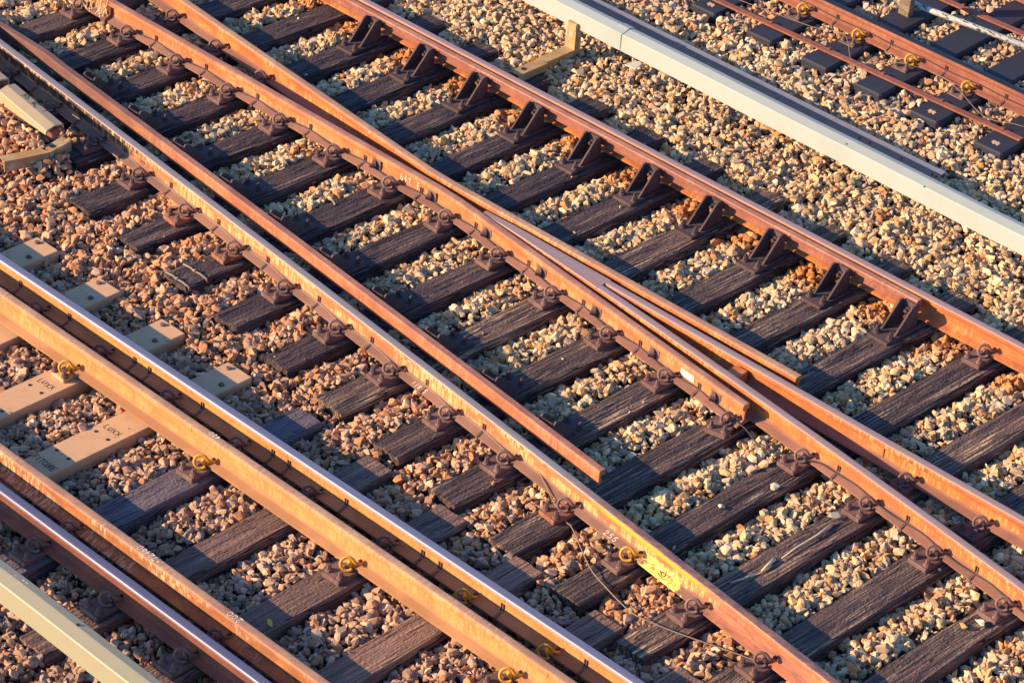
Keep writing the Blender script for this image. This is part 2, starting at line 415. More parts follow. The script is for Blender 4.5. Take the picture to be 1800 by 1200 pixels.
# ------------------------------------------------------------------ sleepers
def sleeper_mesh(L, W, H, wob=.006, nx=36):
    """weathered timber, local x along length, top at z=0"""
    prof = [(-W/2, -H), (-W/2, -.012), (-W/2+.010, 0)] + [(-W/2+W*t, 0) for t in (.2, .35, .5, .65, .8)] + [(W/2-.010, 0), (W/2, -.012), (W/2, -H)]
    v, f = [], []; n = len(prof); ph = [random.random()*6 for _ in range(9)]
    for i in range(nx+1):
        x = -L/2 + L*i/nx
        e = .5*math.sin(x*2.1+ph[0])+.3*math.sin(x*5.7+ph[1])+.2*math.sin(x*13+ph[2])
        e2 = .5*math.sin(x*1.8+ph[3])+.3*math.sin(x*6.3+ph[4])+.2*math.sin(x*15+ph[5])
        for j, (py, pz) in enumerate(prof):
            yy = py + (wob*e if j < 3 else wob*e2 if j >= n-3 else 0) + random.gauss(0, wob*.12)
            zz = pz + (0 if j in (0, n-1) else wob*.4*math.sin(x*3+ph[6]+j*1.3) + random.gauss(0, wob*.16))
            v.append((x + (random.gauss(0, .004) if i in (0, nx) else 0), yy, zz))
    for i in range(nx):
        for j in range(n-1): f.append((i*n+j, (i+1)*n+j, (i+1)*n+j+1, i*n+j+1))
    f.append(tuple(range(n-1, -1, -1))); f.append(tuple(range(nx*n, nx*n+n)))
    return v, f
def add_sleeper(name, cx, cy, L, W, H, ang, mat, label, group, cat='sleeper', wob=.006):
    v, f = sleeper_mesh(L, W, H, wob)
    o = fix_normals(obj_from(name, v, f, mat)); o.location = (cx, cy, 0); o.rotation_euler = (0, 0, ang)
    return tag(o, label, cat, group)

blocked_rects = []                                          # (cx, cy, ux, uy, halfL, halfW)
turnout = []
for k in range(-5, 14):
    xc = TK(k); y0 = left_end(xc-.04); y1 = 14.2
    pts = [(xc+TDX*(y-11.5)+dx, y, 0) for y in np.linspace(y0, y1, 24) for dx in (-.1, 0, .1)]
    if any(in_frame(p, -4) for p in pts): turnout.append(k)
GT = 'dark timbers carrying the turnout'
for i, k in enumerate(turnout):
    xc = TK(k); y0 = left_end(xc-.04) + random.uniform(-.012, .012); y1 = 14.2+random.uniform(-.015, .015)
    if k < 0: y0 = Lf(xc)-.34
    cy = (y0+y1)/2; cx = xc + TDX*(cy-11.5)
    mat = M['timber_worn'] if k >= 5 else M['timber']
    lab = 'creosoted turnout timber, %s from the top left corner' % ORD[i+1]
    if k == -4: mat = M['timber_rough']; lab = 'rough brown turnout timber, coarse and dry, near the top left corner'
    if k == 2: lab = 'dark turnout timber with two pale straps over its left end'
    if k == 7: lab = 'grey worn timber under the cut lower end of the check rail by the painted rail'
    if k == 10: lab = 'split weathered timber with dry twigs lying along it'
    add_sleeper('timber_sleeper', cx, cy, y1-y0, .225+random.uniform(-.006, .008), .16, math.pi/2-math.atan(TDX), mat, lab, GT, wob=.011)
    ux, uy = TDX, 1; n = math.hypot(ux, uy); blocked_rects.append((cx, cy, ux/n, uy/n, (y1-y0)/2+.004, .1125))
S_ks = [k for k in range(-3, 8) if any(in_frame((SK(k)+dx, y, 0), -4) for y in np.linspace(7.36, 9.96, 30) for dx in (-.1, .1))]
GS = 'sleepers of the lower left track'
for i, k in enumerate(S_ks):
    comp = k <= 1
    y0, y1 = 7.36, 9.955 - .012*max(0, k-2)
    if comp:
        mb = MB(); mb.box((0, 0, -.08), (y1-y0, .225, .16), 0, None, .006)
        o = mb.build('composite_sleeper', M['composite']); o.location = (SK(k), (y0+y1)/2, 0); o.rotation_euler = (0, 0, math.pi/2)
        tag(o, 'smooth tan composite sleeper with two bolts on its end, %s from the top left' % ORD[S_ks.index(k)+1], 'sleeper', GS)
        for sx, sy in ((9.905-(y0+y1)/2, .05), (9.753-(y0+y1)/2, -.055)):
            b = MB(); b.cyl((sx, sy, 0), (sx, sy, .012), .019, .016, 14)
            b.build('bolt', M['fastening'], o)
        if k in (0, 1):
            for (yy, xx) in ((8.866, -.056), (8.866, .054), (8.572, -.056), (8.572, .054)):
                b = MB(); b.cyl((yy-(y0+y1)/2, -xx, 0), (yy-(y0+y1)/2, -xx, .003), .011, None, 12); b.build('bolt_hole', M['black'], o)
    else:
        mat = M['timber_grey'] if k == 2 else M['timber_brown']
        lab = ('smooth grey timber sleeper beside the tan sleepers of the lower left track' if k == 2 else
               'brown timber sleeper of the lower left track, %s below the grey one' % ORD[k-2])
        add_sleeper('timber_sleeper', SK(k), (y0+y1)/2, y1-y0, .225, .16, math.pi/2, mat, lab, GS, wob=.003)
    blocked_rects.append((SK(k), (y0+y1)/2, 0, 1, (y1-y0)/2+.004, .1125))
GTT = 'black sleepers of the upper right track'; T_SIDE = []
tt = [x for x in [-12.92]+TTK+[-9.15] if any(in_frame((x+dx, y, 0), -4) for y in np.linspace(15.87, 18.4, 30) for dx in (-.1, .1))]
for i, x in enumerate(tt):
    v0, v1 = 15.86, 18.40
    mb = MB(); mb.box((0, 0, -.07), (v1-v0, .245, .16), 0, None, .012)
    o = mb.build('black_sleeper', M['black_sleeper']); o.location = (x, (v0+v1)/2, .012); o.rotation_euler = (0, 0, math.pi/2+.03)
    tag(o, 'black smooth sleeper of the upper right track, %s from the top' % ORD[i+1], 'sleeper', GTT)
    blocked_rects.append((x+TX, (v0+v1)/2+TY, -.03, 1, (v1-v0)/2, .122)); T_SIDE.append(o)
    if i in (0, 4, 5):
        c = MB()
        for q in range(4): c.box((-1.17+.010*(q % 2), -.022+.015*q, .0115+.0002*q), (.034+.004*(q % 3), .017, .003))
        c.build('paint_mark', M['composite'], o)

# ------------------------------------------------------------------ ballast stones
def stone_protos(n=36):
    out = []
    for i in range(n):
        bm = bmesh.new(); rs = np.random.default_rng(100+i)
        k = 15 + int(rs.integers(0, 6))
        p = rs.normal(size=(k, 3)); p /= np.linalg.norm(p, axis=1)[:, None]; p *= rs.uniform(.82, 1.08, (k, 1))
        p *= np.array([1.05, rs.uniform(.62, .9), rs.uniform(.45, .75)])
        for q in p: bm.verts.new(q)
        r = bmesh.ops.convex_hull(bm, input=bm.verts)
        bmesh.ops.delete(bm, geom=[g for g in r['geom_interior'] if isinstance(g, bmesh.types.BMVert)], context='VERTS')
        bmesh.ops.triangulate(bm, faces=bm.faces); bmesh.ops.recalc_face_normals(bm, faces=bm.faces)
        bm.verts.index_update()
        out.append((np.array([v.co[:] for v in bm.verts]), np.array([[v.index for v in f.verts] for f in bm.faces])))
        bm.free()
    return out
def build_ballast():
    G = .008; x0, x1, y0, y1 = -17.6, -4.8, 5.9, 19.4
    nx, ny = int((x1-x0)/G), int((y1-y0)/G)
    gx = x0+G*(np.arange(nx)+.5); gy = y0+G*(np.arange(ny)+.5)
    blk = np.zeros((nx, ny), bool)
    for cx, cy, ux, uy, hl, hw in blocked_rects:
        i0, i1 = max(0, int((cx-abs(ux)*hl-hw-.05-x0)/G)), min(nx, int((cx+abs(ux)*hl+hw+.05-x0)/G)+1)
        j0, j1 = max(0, int((cy-hl-.05-y0)/G)), min(ny, int((cy+hl+.05-y0)/G)+1)
        dx = gx[i0:i1, None]-cx; dy = gy[None, j0:j1]-cy
        blk[i0:i1, j0:j1] |= (np.abs(dx*ux+dy*uy) < hl+.012) & (np.abs(-dx*uy+dy*ux) < hw+.012)
    lev = level(gx[:, None], gy[None, :]); H = lev - .045
    # candidate positions near the picture
    N = 300000
    cx = rng.uniform(x0+.06, x1-.06, N); cy = rng.uniform(y0+.06, y1-.06, N)
    pr = project(np.stack([cx, cy, 0*cx], -1))
    ok = (pr[:, 0] > -240) & (pr[:, 0] < 2040) & (pr[:, 1] > -190) & (pr[:, 1] < 1430)
    ii = ((cx-x0)/G).astype(int); jj = ((cy-y0)/G).astype(int)
    ok &= ~blk[ii, jj]
    cx, cy, ii, jj = cx[ok], cy[ok], ii[ok], jj[ok]
    n = len(cx)
    r = np.exp(rng.normal(math.log(.0208), .33, n)); r = np.clip(r, .010, .040)
    placed = []
    for a in range(n):
        k = max(1, int(r[a]*.75/G)); i, j = ii[a], jj[a]
        win = H[i-k:i+k+1, j-k:j+k+1]
        h = win.mean()
        if h > lev[i, j] + rng.normal(-.004, .009): continue
        z = h + r[a]*.42
        win += 0; np.maximum(win, h + r[a]*.62, out=win)
        placed.append((cx[a], cy[a], z, r[a]))
    tops = [b for b in blocked_rects if b[1] < 14.5]
    for _ in range(150):                                     # chips kicked up onto the sleepers
        bc = tops[int(rng.integers(0, len(tops)))]
        a_ = rng.uniform(-bc[4], bc[4])*.98; w_ = (bc[5]-.012)*(1-rng.uniform(0, 1)**2*.9)*rng.choice([-1, 1]); rr = float(np.clip(rng.normal(.0095, .004), .005, .02))
        placed.append((bc[0]+bc[2]*a_-bc[3]*w_, bc[1]+bc[3]*a_+bc[2]*w_, rr*.45, rr))
    P = np.array(placed); n = len(P)
    protos = stone_protos()
    pid = rng.integers(0, len(protos), n)
    # rotations: lying roughly flat, tilted at random
    yaw = rng.uniform(0, 2*math.pi, n); tx = rng.normal(0, .8, n); ty = rng.normal(0, .8, n)
    cyw, syw = np.cos(yaw), np.sin(yaw)
    Rz = np.zeros((n, 3, 3)); Rz[:, 0, 0] = cyw; Rz[:, 0, 1] = -syw; Rz[:, 1, 0] = syw; Rz[:, 1, 1] = cyw; Rz[:, 2, 2] = 1
    Rx = np.zeros((n, 3, 3)); Rx[:, 0, 0] = 1; Rx[:, 1, 1] = np.cos(tx); Rx[:, 1, 2] = -np.sin(tx); Rx[:, 2, 1] = np.sin(tx); Rx[:, 2, 2] = np.cos(tx)
    Ry = np.zeros((n, 3, 3)); Ry[:, 1, 1] = 1; Ry[:, 0, 0] = np.cos(ty); Ry[:, 0, 2] = np.sin(ty); Ry[:, 2, 0] = -np.sin(ty); Ry[:, 2, 2] = np.cos(ty)
    RT = Rz @ Rx @ Ry
    # colours
    x, y = P[:, 0], P[:, 1]
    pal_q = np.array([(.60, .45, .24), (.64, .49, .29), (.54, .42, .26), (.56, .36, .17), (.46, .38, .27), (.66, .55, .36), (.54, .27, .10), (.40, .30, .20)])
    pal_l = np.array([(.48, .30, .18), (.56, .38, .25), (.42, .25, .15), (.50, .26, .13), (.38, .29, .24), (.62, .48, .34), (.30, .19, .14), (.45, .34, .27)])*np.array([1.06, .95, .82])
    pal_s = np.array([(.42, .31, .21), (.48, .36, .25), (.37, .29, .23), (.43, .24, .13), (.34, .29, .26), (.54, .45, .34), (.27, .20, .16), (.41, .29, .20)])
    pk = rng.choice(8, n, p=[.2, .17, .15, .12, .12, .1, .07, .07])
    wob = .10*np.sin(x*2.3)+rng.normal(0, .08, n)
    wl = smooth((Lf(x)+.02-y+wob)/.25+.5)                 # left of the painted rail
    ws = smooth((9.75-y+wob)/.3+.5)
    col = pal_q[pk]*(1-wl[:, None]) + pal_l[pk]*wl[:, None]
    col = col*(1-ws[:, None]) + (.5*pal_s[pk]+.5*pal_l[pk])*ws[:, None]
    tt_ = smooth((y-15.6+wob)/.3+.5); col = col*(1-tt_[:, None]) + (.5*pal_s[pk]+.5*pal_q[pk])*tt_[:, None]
    # rust stained stones along the far rail
    ra = np.exp(-((y-13.62)/.17)**2)*(y < 14.0) ; ra = np.clip(ra*1.25 - rng.uniform(0, .55, n), 0, 1)*.9
    ra2 = np.exp(-((y-(W1f(x)-.20))/.10)**2)*(x > -16); ra2 = np.clip(ra2*.9-rng.uniform(0, .8, n), 0, 1)*.7
    ra3 = .55*np.clip(np.exp(-((y-16.16)/.15)**2)*1.2-rng.uniform(0, .8, n), 0, 1)
    ra = np.maximum(np.maximum(ra, ra2), ra3)
    col = col*(1-ra[:, None]) + np.array([.50, .20, .055])*ra[:, None]
    col = col*np.array([1.0, .915, .85])*rng.normal(1, .17, (n, 1)).clip(.5, 1.45)
    patch = .5+.5*np.sin(x*1.7+2.1*np.sin(y*1.3))*np.sin(y*2.3+1.7*np.sin(x*.9+1))      # oily, dusty and cleaner patches of the bed
    col = col*(1-.12*smooth(patch)[:, None]*np.array([.8, 1, 1.1])) 
    oil = np.exp(-((y-(S1f(x)-.12))/.16)**2)*.45 + np.exp(-((y-(S2f(x)+.1))/.22)**2)*.45      # grease dripped under the rails
    col = col*(1-np.clip(oil, 0, .6)[:, None])
    vs, fs, cs = [], [], []; base = 0
    for p in range(len(protos)):
        sel = np.where(pid == p)[0]
        if not len(sel): continue
        v, f = protos[p]
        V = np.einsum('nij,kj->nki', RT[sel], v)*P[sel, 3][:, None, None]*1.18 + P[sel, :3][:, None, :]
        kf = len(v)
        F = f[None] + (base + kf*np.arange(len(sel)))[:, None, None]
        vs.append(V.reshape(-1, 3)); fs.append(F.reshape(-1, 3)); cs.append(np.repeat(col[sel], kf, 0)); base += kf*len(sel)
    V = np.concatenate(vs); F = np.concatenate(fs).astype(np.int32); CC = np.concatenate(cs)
    me = bpy.data.meshes.new('ballast_stones')
    me.vertices.add(len(V)); me.vertices.foreach_set('co', V.ravel().astype(np.float32))
    me.loops.add(F.size); me.loops.foreach_set('vertex_index', F.ravel())
    me.polygons.add(len(F)); me.polygons.foreach_set('loop_start', np.arange(0, F.size, 3, dtype=np.int32))
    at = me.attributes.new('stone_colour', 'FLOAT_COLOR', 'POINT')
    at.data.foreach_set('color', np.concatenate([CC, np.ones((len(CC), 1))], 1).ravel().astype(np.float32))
    me.materials.append(M['stone']); me.update(calc_edges=True)
    me.polygons.foreach_set('use_smooth', np.zeros(len(F), bool))
    o = bpy.data.objects.new('ballast_stones', me); COL.objects.link(o)
    tag(o, 'crushed stone ballast heaped between the sleepers and along the banks', 'ballast', None, 'stuff')
    print('stones', n, 'tris', len(F))
    return protos
PROTOS = build_ballast()

# ------------------------------------------------------------------ rails
def rail_profile(hw=HW, fw=.068):
    half = [(fw, 0), (fw, .011), (.024, .025), (.0105, .036), (.008, .055), (.008, .094), (.013, .104), (hw-.004, .1125), (hw-.0005, .119), (hw, .136), (hw-.0025, .1435), (hw-.008, .1485), (hw-.016, .1502)]
    left = [(-a, b) for a, b in reversed(half)]
    return half + [(0, .1507)] + left
def sweep(prof, yc, xs, z0=BASE, top_z=.1425):
    """prof ring in (y,z); yc(x) centre; returns v,f,midx (1 = running surface)"""
    v, f, m = [], [], []; n = len(prof)
    for x in xs:
        c = float(yc(x))
        v += [(x, c+a, z0+b) for a, b in prof]
    for i in range(len(xs)-1):
        for j in range(n):
            k = (j+1) % n
            f.append((i*n+j, i*n+k, (i+1)*n+k, (i+1)*n+j)); m.append(1 if min(prof[j][1], prof[k][1]) >= top_z else 0)
    f.append(tuple(range(n-1, -1, -1))); f.append(tuple(range((len(xs)-1)*n, len(xs)*n))); m += [0, 0]
    return v, f, m
def xs_range(a, b, st=.2): return list(np.linspace(a, b, max(2, int(abs(b-a)/st)+1)))
def add_rail(name, yc, a, b, side, top, label, cat='rail', parent=None, group=None, hs=1.0, tz=.1425):
    v, f, m = sweep([(p, q*hs) for p, q in rail_profile()], yc, xs_range(a, b), BASE, tz*hs)
    o = fix_normals(obj_from(name, v, f, [side, top], m, parent, None if parent else (a, float(yc(a)), 0)))
    return o if parent else tag(o, label, cat, group)
GR = 'running rails'
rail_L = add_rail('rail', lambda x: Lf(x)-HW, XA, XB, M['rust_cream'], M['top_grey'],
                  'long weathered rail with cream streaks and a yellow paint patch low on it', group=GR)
rail_R1 = add_rail('rail', lambda x: R1f(x)-HW, XA, XB, M['rust_far'], M['top_mauve'],
                   'running rail behind the row of triangular check rail brackets', group=GR)
rail_S1 = add_rail('rail', lambda x: S1f(x)-HW, XA, XB, M['rust_tan'], M['top_silver'],
                   'bright silver-topped rail crossing the whole lower left', group=GR, tz=.134)
rail_S2 = add_rail('rail', lambda x: S2f(x)-HW, XA, XB, M['rust_deep'], M['top_blue'],
                   'bluish polished rail beside the cream trough cover in the bottom left corner', group=GR, tz=.134)
rail_T1 = add_rail('rail', lambda x: T1n(x)+HW, XA, XB, M['rust_red'], M['top_dark'],
                   'rusty rail with a black greasy top and yellow clips, upper right', group=GR)
rail_T2 = add_rail('rail', lambda x: T2n(x)+HW, XA, XB, M['rust_red'], M['top_dark'],
                   'rail cut by the top right corner, only its foot and web in view', group=GR)
guard_1 = add_rail('guard_rail', lambda x: S1gf(x)-HW, XA, XB, M['rust_tan'], M['top_tan'],
                   'orange-tan guard rail with yellow clips beside the bright silver rail', 'guard rail', group='guard rails of the lower left track', hs=1.17)
guard_2 = add_rail('guard_rail', lambda x: S2gf(x)-HW, XA, XB, M['rust_guard'], M['top_tan'],
                   'flaking brown guard rail with chalked numbers beside the bluish rail', 'guard rail', group='guard rails of the lower left track')
END1, END2 = -8.545, -8.625
wing_1 = add_rail('wing_rail', lambda x: W1f(x)-HW, XA, END1, M['rust_orange'], M['top_rust'],
                  'near orange wing rail of the crossing with bolts, chalk writing and a cut end', 'wing rail', group='wing rails of the crossing')
wing_2 = add_rail('wing_rail', lambda x: W2f(x)-HW, XA, -8.53, M['rust_vee'], M['top_tan'],
                  'far orange wing rail ending beside the crossing on the right', 'wing rail', group='wing rails of the crossing')
# crossing vee
XN, XS = -11.16, -10.03
vee = empty('crossing_vee', (XN, 12.26, 0), 'pointed crossing nose splitting into two rails toward the lower right', 'crossing')
vee_inv = Matrix.Translation((-XN, -12.26, 0))
def in_vee(vs): return [(p[0]-XN, p[1]-12.26, p[2]) for p in vs]
v, f, m = [], [], []
xs = xs_range(XN, XS, .08); ring_n = 10
for x in xs:
    a, b = float(V1n(x)), float(V2f(x))
    if b-a < .012: mid = (a+b)/2; a, b = mid-.006, mid+.006
    wd = b-a; i = min(.02, wd*.28); fo = .03
    drop = .010*smooth((XN+.35-x)/.35)
    ring = [(a-fo, BASE), (b+fo, BASE), (b+fo, BASE+.011), (b-i, BASE+.03), (b-i, BASE+.105), (b, BASE+.118), (b, TOP-.005-drop), (b-.004, TOP-drop), (a+.004, TOP-drop), (a, TOP-.005-drop), (a, BASE+.118), (a+i, BASE+.105), (a+i, BASE+.03), (a-fo, BASE+.011)]
    ring_n = len(ring); v += [(x, yy, zz) for yy, zz in ring]
for i in range(len(xs)-1):
    for j in range(ring_n):
        k = (j+1) % ring_n; f.append((i*ring_n+j, i*ring_n+k, (i+1)*ring_n+k, (i+1)*ring_n+j)); m.append(1 if j in (6, 7, 8) else 0)
f.append(tuple(range(ring_n-1, -1, -1))); f.append(tuple(range((len(xs)-1)*ring_n, len(xs)*ring_n))); m += [0, 0]
fix_normals(obj_from('nose', in_vee(v), f, [M['rust_vee'], M['top_mauve']], m, vee))
for fn in (lambda x: V1n(x)+HW, lambda x: V2f(x)-HW):
    v, f, m = sweep(rail_profile(), fn, xs_range(XS, XB))
    fix_normals(obj_from('leg_rail', in_vee(v), f, [M['rust_vee'], M['top_mauve']], m, vee))
def spacer(x, L, y0, y1, parent, z0=.05, z1=.135, mat='rust_orange', name='spacer_block', off=(0, 0, 0)):
    mb = MB(); mb.box((x-off[0], (y0+y1)/2-off[1], (z0+z1)/2), (L, y1-y0, z1-z0), 0, None, .006); return mb.build(name, M[mat], parent)
spacer(-8.86, .10, float(V1n(-8.86))+.055, float(V2f(-8.86))-.055, vee, off=(XN, 12.26, 0))
# machined recess plates on the legs
for xx, fn, sgn in ((-7.96, lambda x: V2f(x)-2*HW, -1), (-8.14, lambda x: V1n(x), -1)):
    mb = MB(); yy = float(fn(xx)); mb.box((xx-XN+.09, yy+.022-12.26, .102), (.26, .010, .075), 0, None, .003); mb.build('web_plate', M['rust_orange'], vee)

# check rails
def check_profile():   # near side flat or far side flat decided by sign
    return [(-.028, .0), (-.020, -.004), (-.004, -.004), (.006, .004), (.006, .012), (-.004, .020), (-.006, .050), (.000, .056), (.026, .062), (.026, .086), (.020, .093), (-.022, .093), (-.028, .086)]
def add_check(yfar, a, b, flip, z0, side, top, label, ramp=None):
    pr = check_profile()
    if flip: pr = [(-p, q) for p, q in pr]
    v, f, m = sweep(pr, yfar, xs_range(a, b), z0, .085)
    if ramp: v = [(p[0], p[1], max(.015, p[2]-.11*max(0, ramp-p[0])/.8)) for p in v]
    o = fix_normals(obj_from('check_rail', v, f, [side, top], m, None, (a, float(yfar(a)), 0)))
    return tag(o, label, 'check rail', 'check rails of the turnout')
def Lcf(x): return -.0011*x*x - .1337*x + 9.6242 + .055*max(0, -14.55-x)/.8

def Rcf(x): return R1f(x) - .112
ZC = .122
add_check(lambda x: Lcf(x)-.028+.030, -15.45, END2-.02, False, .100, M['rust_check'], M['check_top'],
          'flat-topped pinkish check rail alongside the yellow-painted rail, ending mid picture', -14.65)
add_check(lambda x: Rcf(x)-.028+.012, XA, -8.575, True, .095, M['rust_brown'], M['top_rust'],
          'brown check rail held by ten triangular brackets, ending at the right')
# slope of flared end at top left of check rail
# check rail brackets
def make_bracket(loc, flip, label, group, rz=0):
    e = empty('check_rail_bracket', loc, label, 'bracket', group, rz + (math.pi if flip else 0) + random.uniform(-.035, .035))
    # local: rail lies toward +y, plates rise toward it
    b = MB(); b.box((-.01, .14, .012), (.165, .33, .02), 0, None, .003); b.build('base_plate', M['bracket_steel'], e)
    for px in (-.072, .038):
        q = MB(); q.prism([(px, .085, .022), (px, .30, .022), (px, .30, .16), (px, .268, .190), (px, .235, .182)], (.013, 0, 0)); q.build('side_plate', M['bracket_steel'], e)
    q = MB(); q.box((-.011, .288, .135), (.096, .012, .085)); q.build('back_plate', M['bracket_steel'], e)
    q = MB(); q.cyl((-.011, .283, .125), (-.011, .262, .125), .021, None, 6); q.cyl((-.011, .262, .125), (-.011, .238, .125), .011, None, 10); q.build('bolt', M['bracket_steel'], e)
    for bx in (-.062, .048):
        q = MB(); q.cyl((bx, .035, .022), (bx, .035, .034), .026, .022, 12); q.cyl((bx, .035, .034), (bx, .035, .058), .018, None, 6); q.cyl((bx, .035, .058), (bx, .035, .078), .009, None, 8); q.build('screw', M['bracket_steel'], e)
    return e
bx = [-13.589, -13.034, -12.474, -11.915, -11.363, -10.800, -10.251, -9.685, -9.124, -8.580]
bx = [TK(k)+TDX*1.85 for k in range(-1, 9)]
for i, x in enumerate(bx):
    make_bracket((x, float(Rcf(x))-.352, .0), False, 'steel bracket of two triangular plates propping the far check rail, %s from the top left' % ORD[i+1], 'brackets of the far check rail')
for i, k in enumerate(range(-2, 8)):
    x = TK(k)-.02; y = float(Lcf(x))+.352
    if in_frame((x, y-.3, .15), -2):
        make_bracket((x, y, 0), True, 'shaded bracket behind the check rail by the painted rail, %s from the top left' % ORD[i+1], 'brackets of the near check rail')

# ------------------------------------------------------------------ rail fastenings
U = Vector((.74, .67, 0)).normalized(); V_ = Vector((-.25, .28, .92)); V_ = (V_ - U*U.dot(V_)).normalized(); NN = U.cross(V_).normalized()
def clip_mesh():
    b = MB(); c = Vector((.012, -.024, .070)) + NN*.016; r = .039
    pts = [c + U*r*math.cos(t)+V_*r*math.sin(t) for t in np.radians(np.arange(22, 318, 14))]
    toe = c + U*.054 + V_*.004
    b.tube([toe+Vector((.008, .03, -.012)), toe]+pts, .0095, 8)
    return b
def leg_mesh():
    b = MB(); c = Vector((.014, -.022, .064)); d = Vector((.62, -.62, .30)).normalized()
    b.cyl(c-d*.035+Vector((0, .012, 0)), c+d*.014+Vector((.008, .010, -.008)), .0125, None, 10)
    b.cyl(c+Vector((.0, .03, -.018)), c+Vector((.03, .03, -.018)), .012, None, 8)
    return b
PROTO = {}
def make_fastening(kind):
    plate, clip, screws = {'brown': (M['fastening'], M['clip'], M['fastening']), 'orange': (M['fastening_orange'], M['clip'], M['fastening']),
                           'yellow': (M['fastening'], M['clip_yellow'], M['fastening']), 'tan': (M['composite'], M['clip_yellow'], M['fastening'])}[kind]
    e = bpy.data.objects.new('rail_fastening', None); COL.objects.link(e); e.empty_display_size = .1
    # local: y=0 at the near foot edge, rail toward +y
    b = MB(); tan = kind == 'tan'; b.box((0, .04 if tan else .01, .0165), (.12 if tan else .140, .25 if tan else .32, .027), 0, None, .004); b.build('baseplate', plate, e)
    for sx in (-.046, .046):
        sy_ = -.062 if tan else -.112
        q = MB(); q.cyl((sx, sy_, .03), (sx, sy_, .046), .025, .019, 12); q.cyl((sx, sy_, .046), (sx, sy_, .076), .0145, .0125, 6); q.build('screw', screws, e)
    q = MB(); q.box((.0, -.024, .041), (.05, .044, .026), 0, None, .008); q.build('shoulder', plate if kind != 'tan' else M['fastening'], e)
    clip_mesh().build('spring_clip', clip, e, None, True)
    leg_mesh().build('clip_leg', clip if kind in ('yellow', 'tan') else M['clip'], e)
    q = MB(); q.box((.036, .030, .048), (.034, .024, .016), 0, Matrix.Rotation(.3, 3, 'Z'), .003); q.box((.044, .048, .058), (.014, .02, .03)); q.build('insulator', M['insulator'], e)
    return e
def place_fastening(kind, x, y, z, rz, label, group):
    if kind not in PROTO:
        e = PROTO[kind] = make_fastening(kind)
    else:
        src = PROTO[kind]; e = src.copy(); COL.objects.link(e)
        for ch in src.children:
            c = ch.copy(); COL.objects.link(c); c.parent = e
    e.location = (x, y, z); e.rotation_euler = (0, 0, rz)
    tag(e, label, 'rail fastening', group)
    return e
FW = .068
def row(kinds, xs_, near, what, group, dz=.0):
    xs_ = [x for x in xs_ if in_frame((x, float(near(x))-.02, .05), -3)]
    for i, x in enumerate(xs_):
        k = kinds(i, x) if callable(kinds) else kinds
        sl = float(near(x+.1)-near(x-.1))/.2
        adj = 'yellow-clipped' if k in ('yellow', 'tan') else 'orange-plated' if k == 'orange' else 'rusty'
        place_fastening(k, x, float(near(x)), dz, math.atan(sl)*.6 + random.uniform(-.05, .05), '%s ring-clip fastening %s, %s from the top left' % (adj, what, ORD[i+1]), group)
near_of = lambda fn: (lambda x: fn(x)-HW-FW)
xk = [TK(k)-.025 for k in range(-5, 14)]
row(lambda i, x: 'yellow' if abs(x+8.12) < .1 else ('orange' if abs(x+12.0) < .1 or abs(x+12.56) < .1 or abs(x+8.67) < .1 else 'brown'), xk, near_of(Lf), 'on the near side of the painted rail', 'fastenings of the painted rail')
near_c = lambda x: (W1f(x)-HW-FW) if x < -8.55 else (V1n(x)+HW-FW)
row('brown', [TK(k)+.012 for k in range(-5, 14)], near_c, 'along the near side of the crossing', 'fastenings along the crossing')
row('brown', [TK(k)+.02 for k in range(-4, 0)], near_of(W2f), 'before the far wing rail', 'fastenings of the far wing rail')
row('brown', [TK(k)+.02 for k in range(10, 14)], lambda x: V2f(x)-HW-FW, 'between the crossing legs', 'fastenings between the crossing legs')
row('brown', [TK(9)+.045, TK(10)+.045], near_of(R1f), 'just past the far check rail', 'fastenings past the far check rail')
row(lambda i, x: 'tan' if x < -11 else 'yellow', [SK(k) for k in (-2, 0, 2, 4, 6)], near_of(S1gf), 'of the tan guard rail', 'fastenings of the tan guard rail')
row('brown', [SK(k) for k in (0, 2, 4, 6)], near_of(S2gf), 'of the flaking guard rail', 'fastenings of the flaking guard rail')
row('brown', [SK(k) for k in range(-1, 8)], near_of(S2f), 'of the bluish rail', 'fastenings of the bluish rail')
row(lambda i, x: 'yellow' if x > -8.7 else 'brown', [SK(k) for k in range(-2, 8)], near_of(S1f), 'in the dark gap before the silver rail', 'fastenings in the gap before the silver rail')
row('yellow', [x+.0 for x in tt], lambda x: T1n(x)+HW-FW, 'of the black-topped rail', 'fastenings of the black-topped rail')

# ------------------------------------------------------------------ rail details: cable clips, cables, bolts
def cable_clip(rail_obj, x, near, up=.05, mat='fastening'):
    y = float(near(x)); ro = rail_obj.location
    b = MB()
    b.box((x-ro[0], y+.020-ro[1], BASE+.021), (.016, .056, .004), 0, Matrix.Rotation(.20, 3, 'X'))
    b.box((x-ro[0], y-.004-ro[1], BASE+.004), (.016, .006, .026))
    b.box((x-.008-ro[0], y+.054-ro[1], BASE+.052), (.006, .006, up), 0); b.box((x+.008-ro[0], y+.054-ro[1], BASE+.052), (.006, .006, up), 0)
    b.build('cable_clip', M[mat], rail_obj)
for k in range(-5, 14):
    x = TK(k)+.26
    for ro, fn, a, b_ in ((rail_L, near_of(Lf), -15, -9.1), (wing_1, near_of(W1f), -16, -8.7)):
        if a < x < b_ and in_frame((x, float(fn(x)), .06), -3): cable_clip(ro, x, fn)
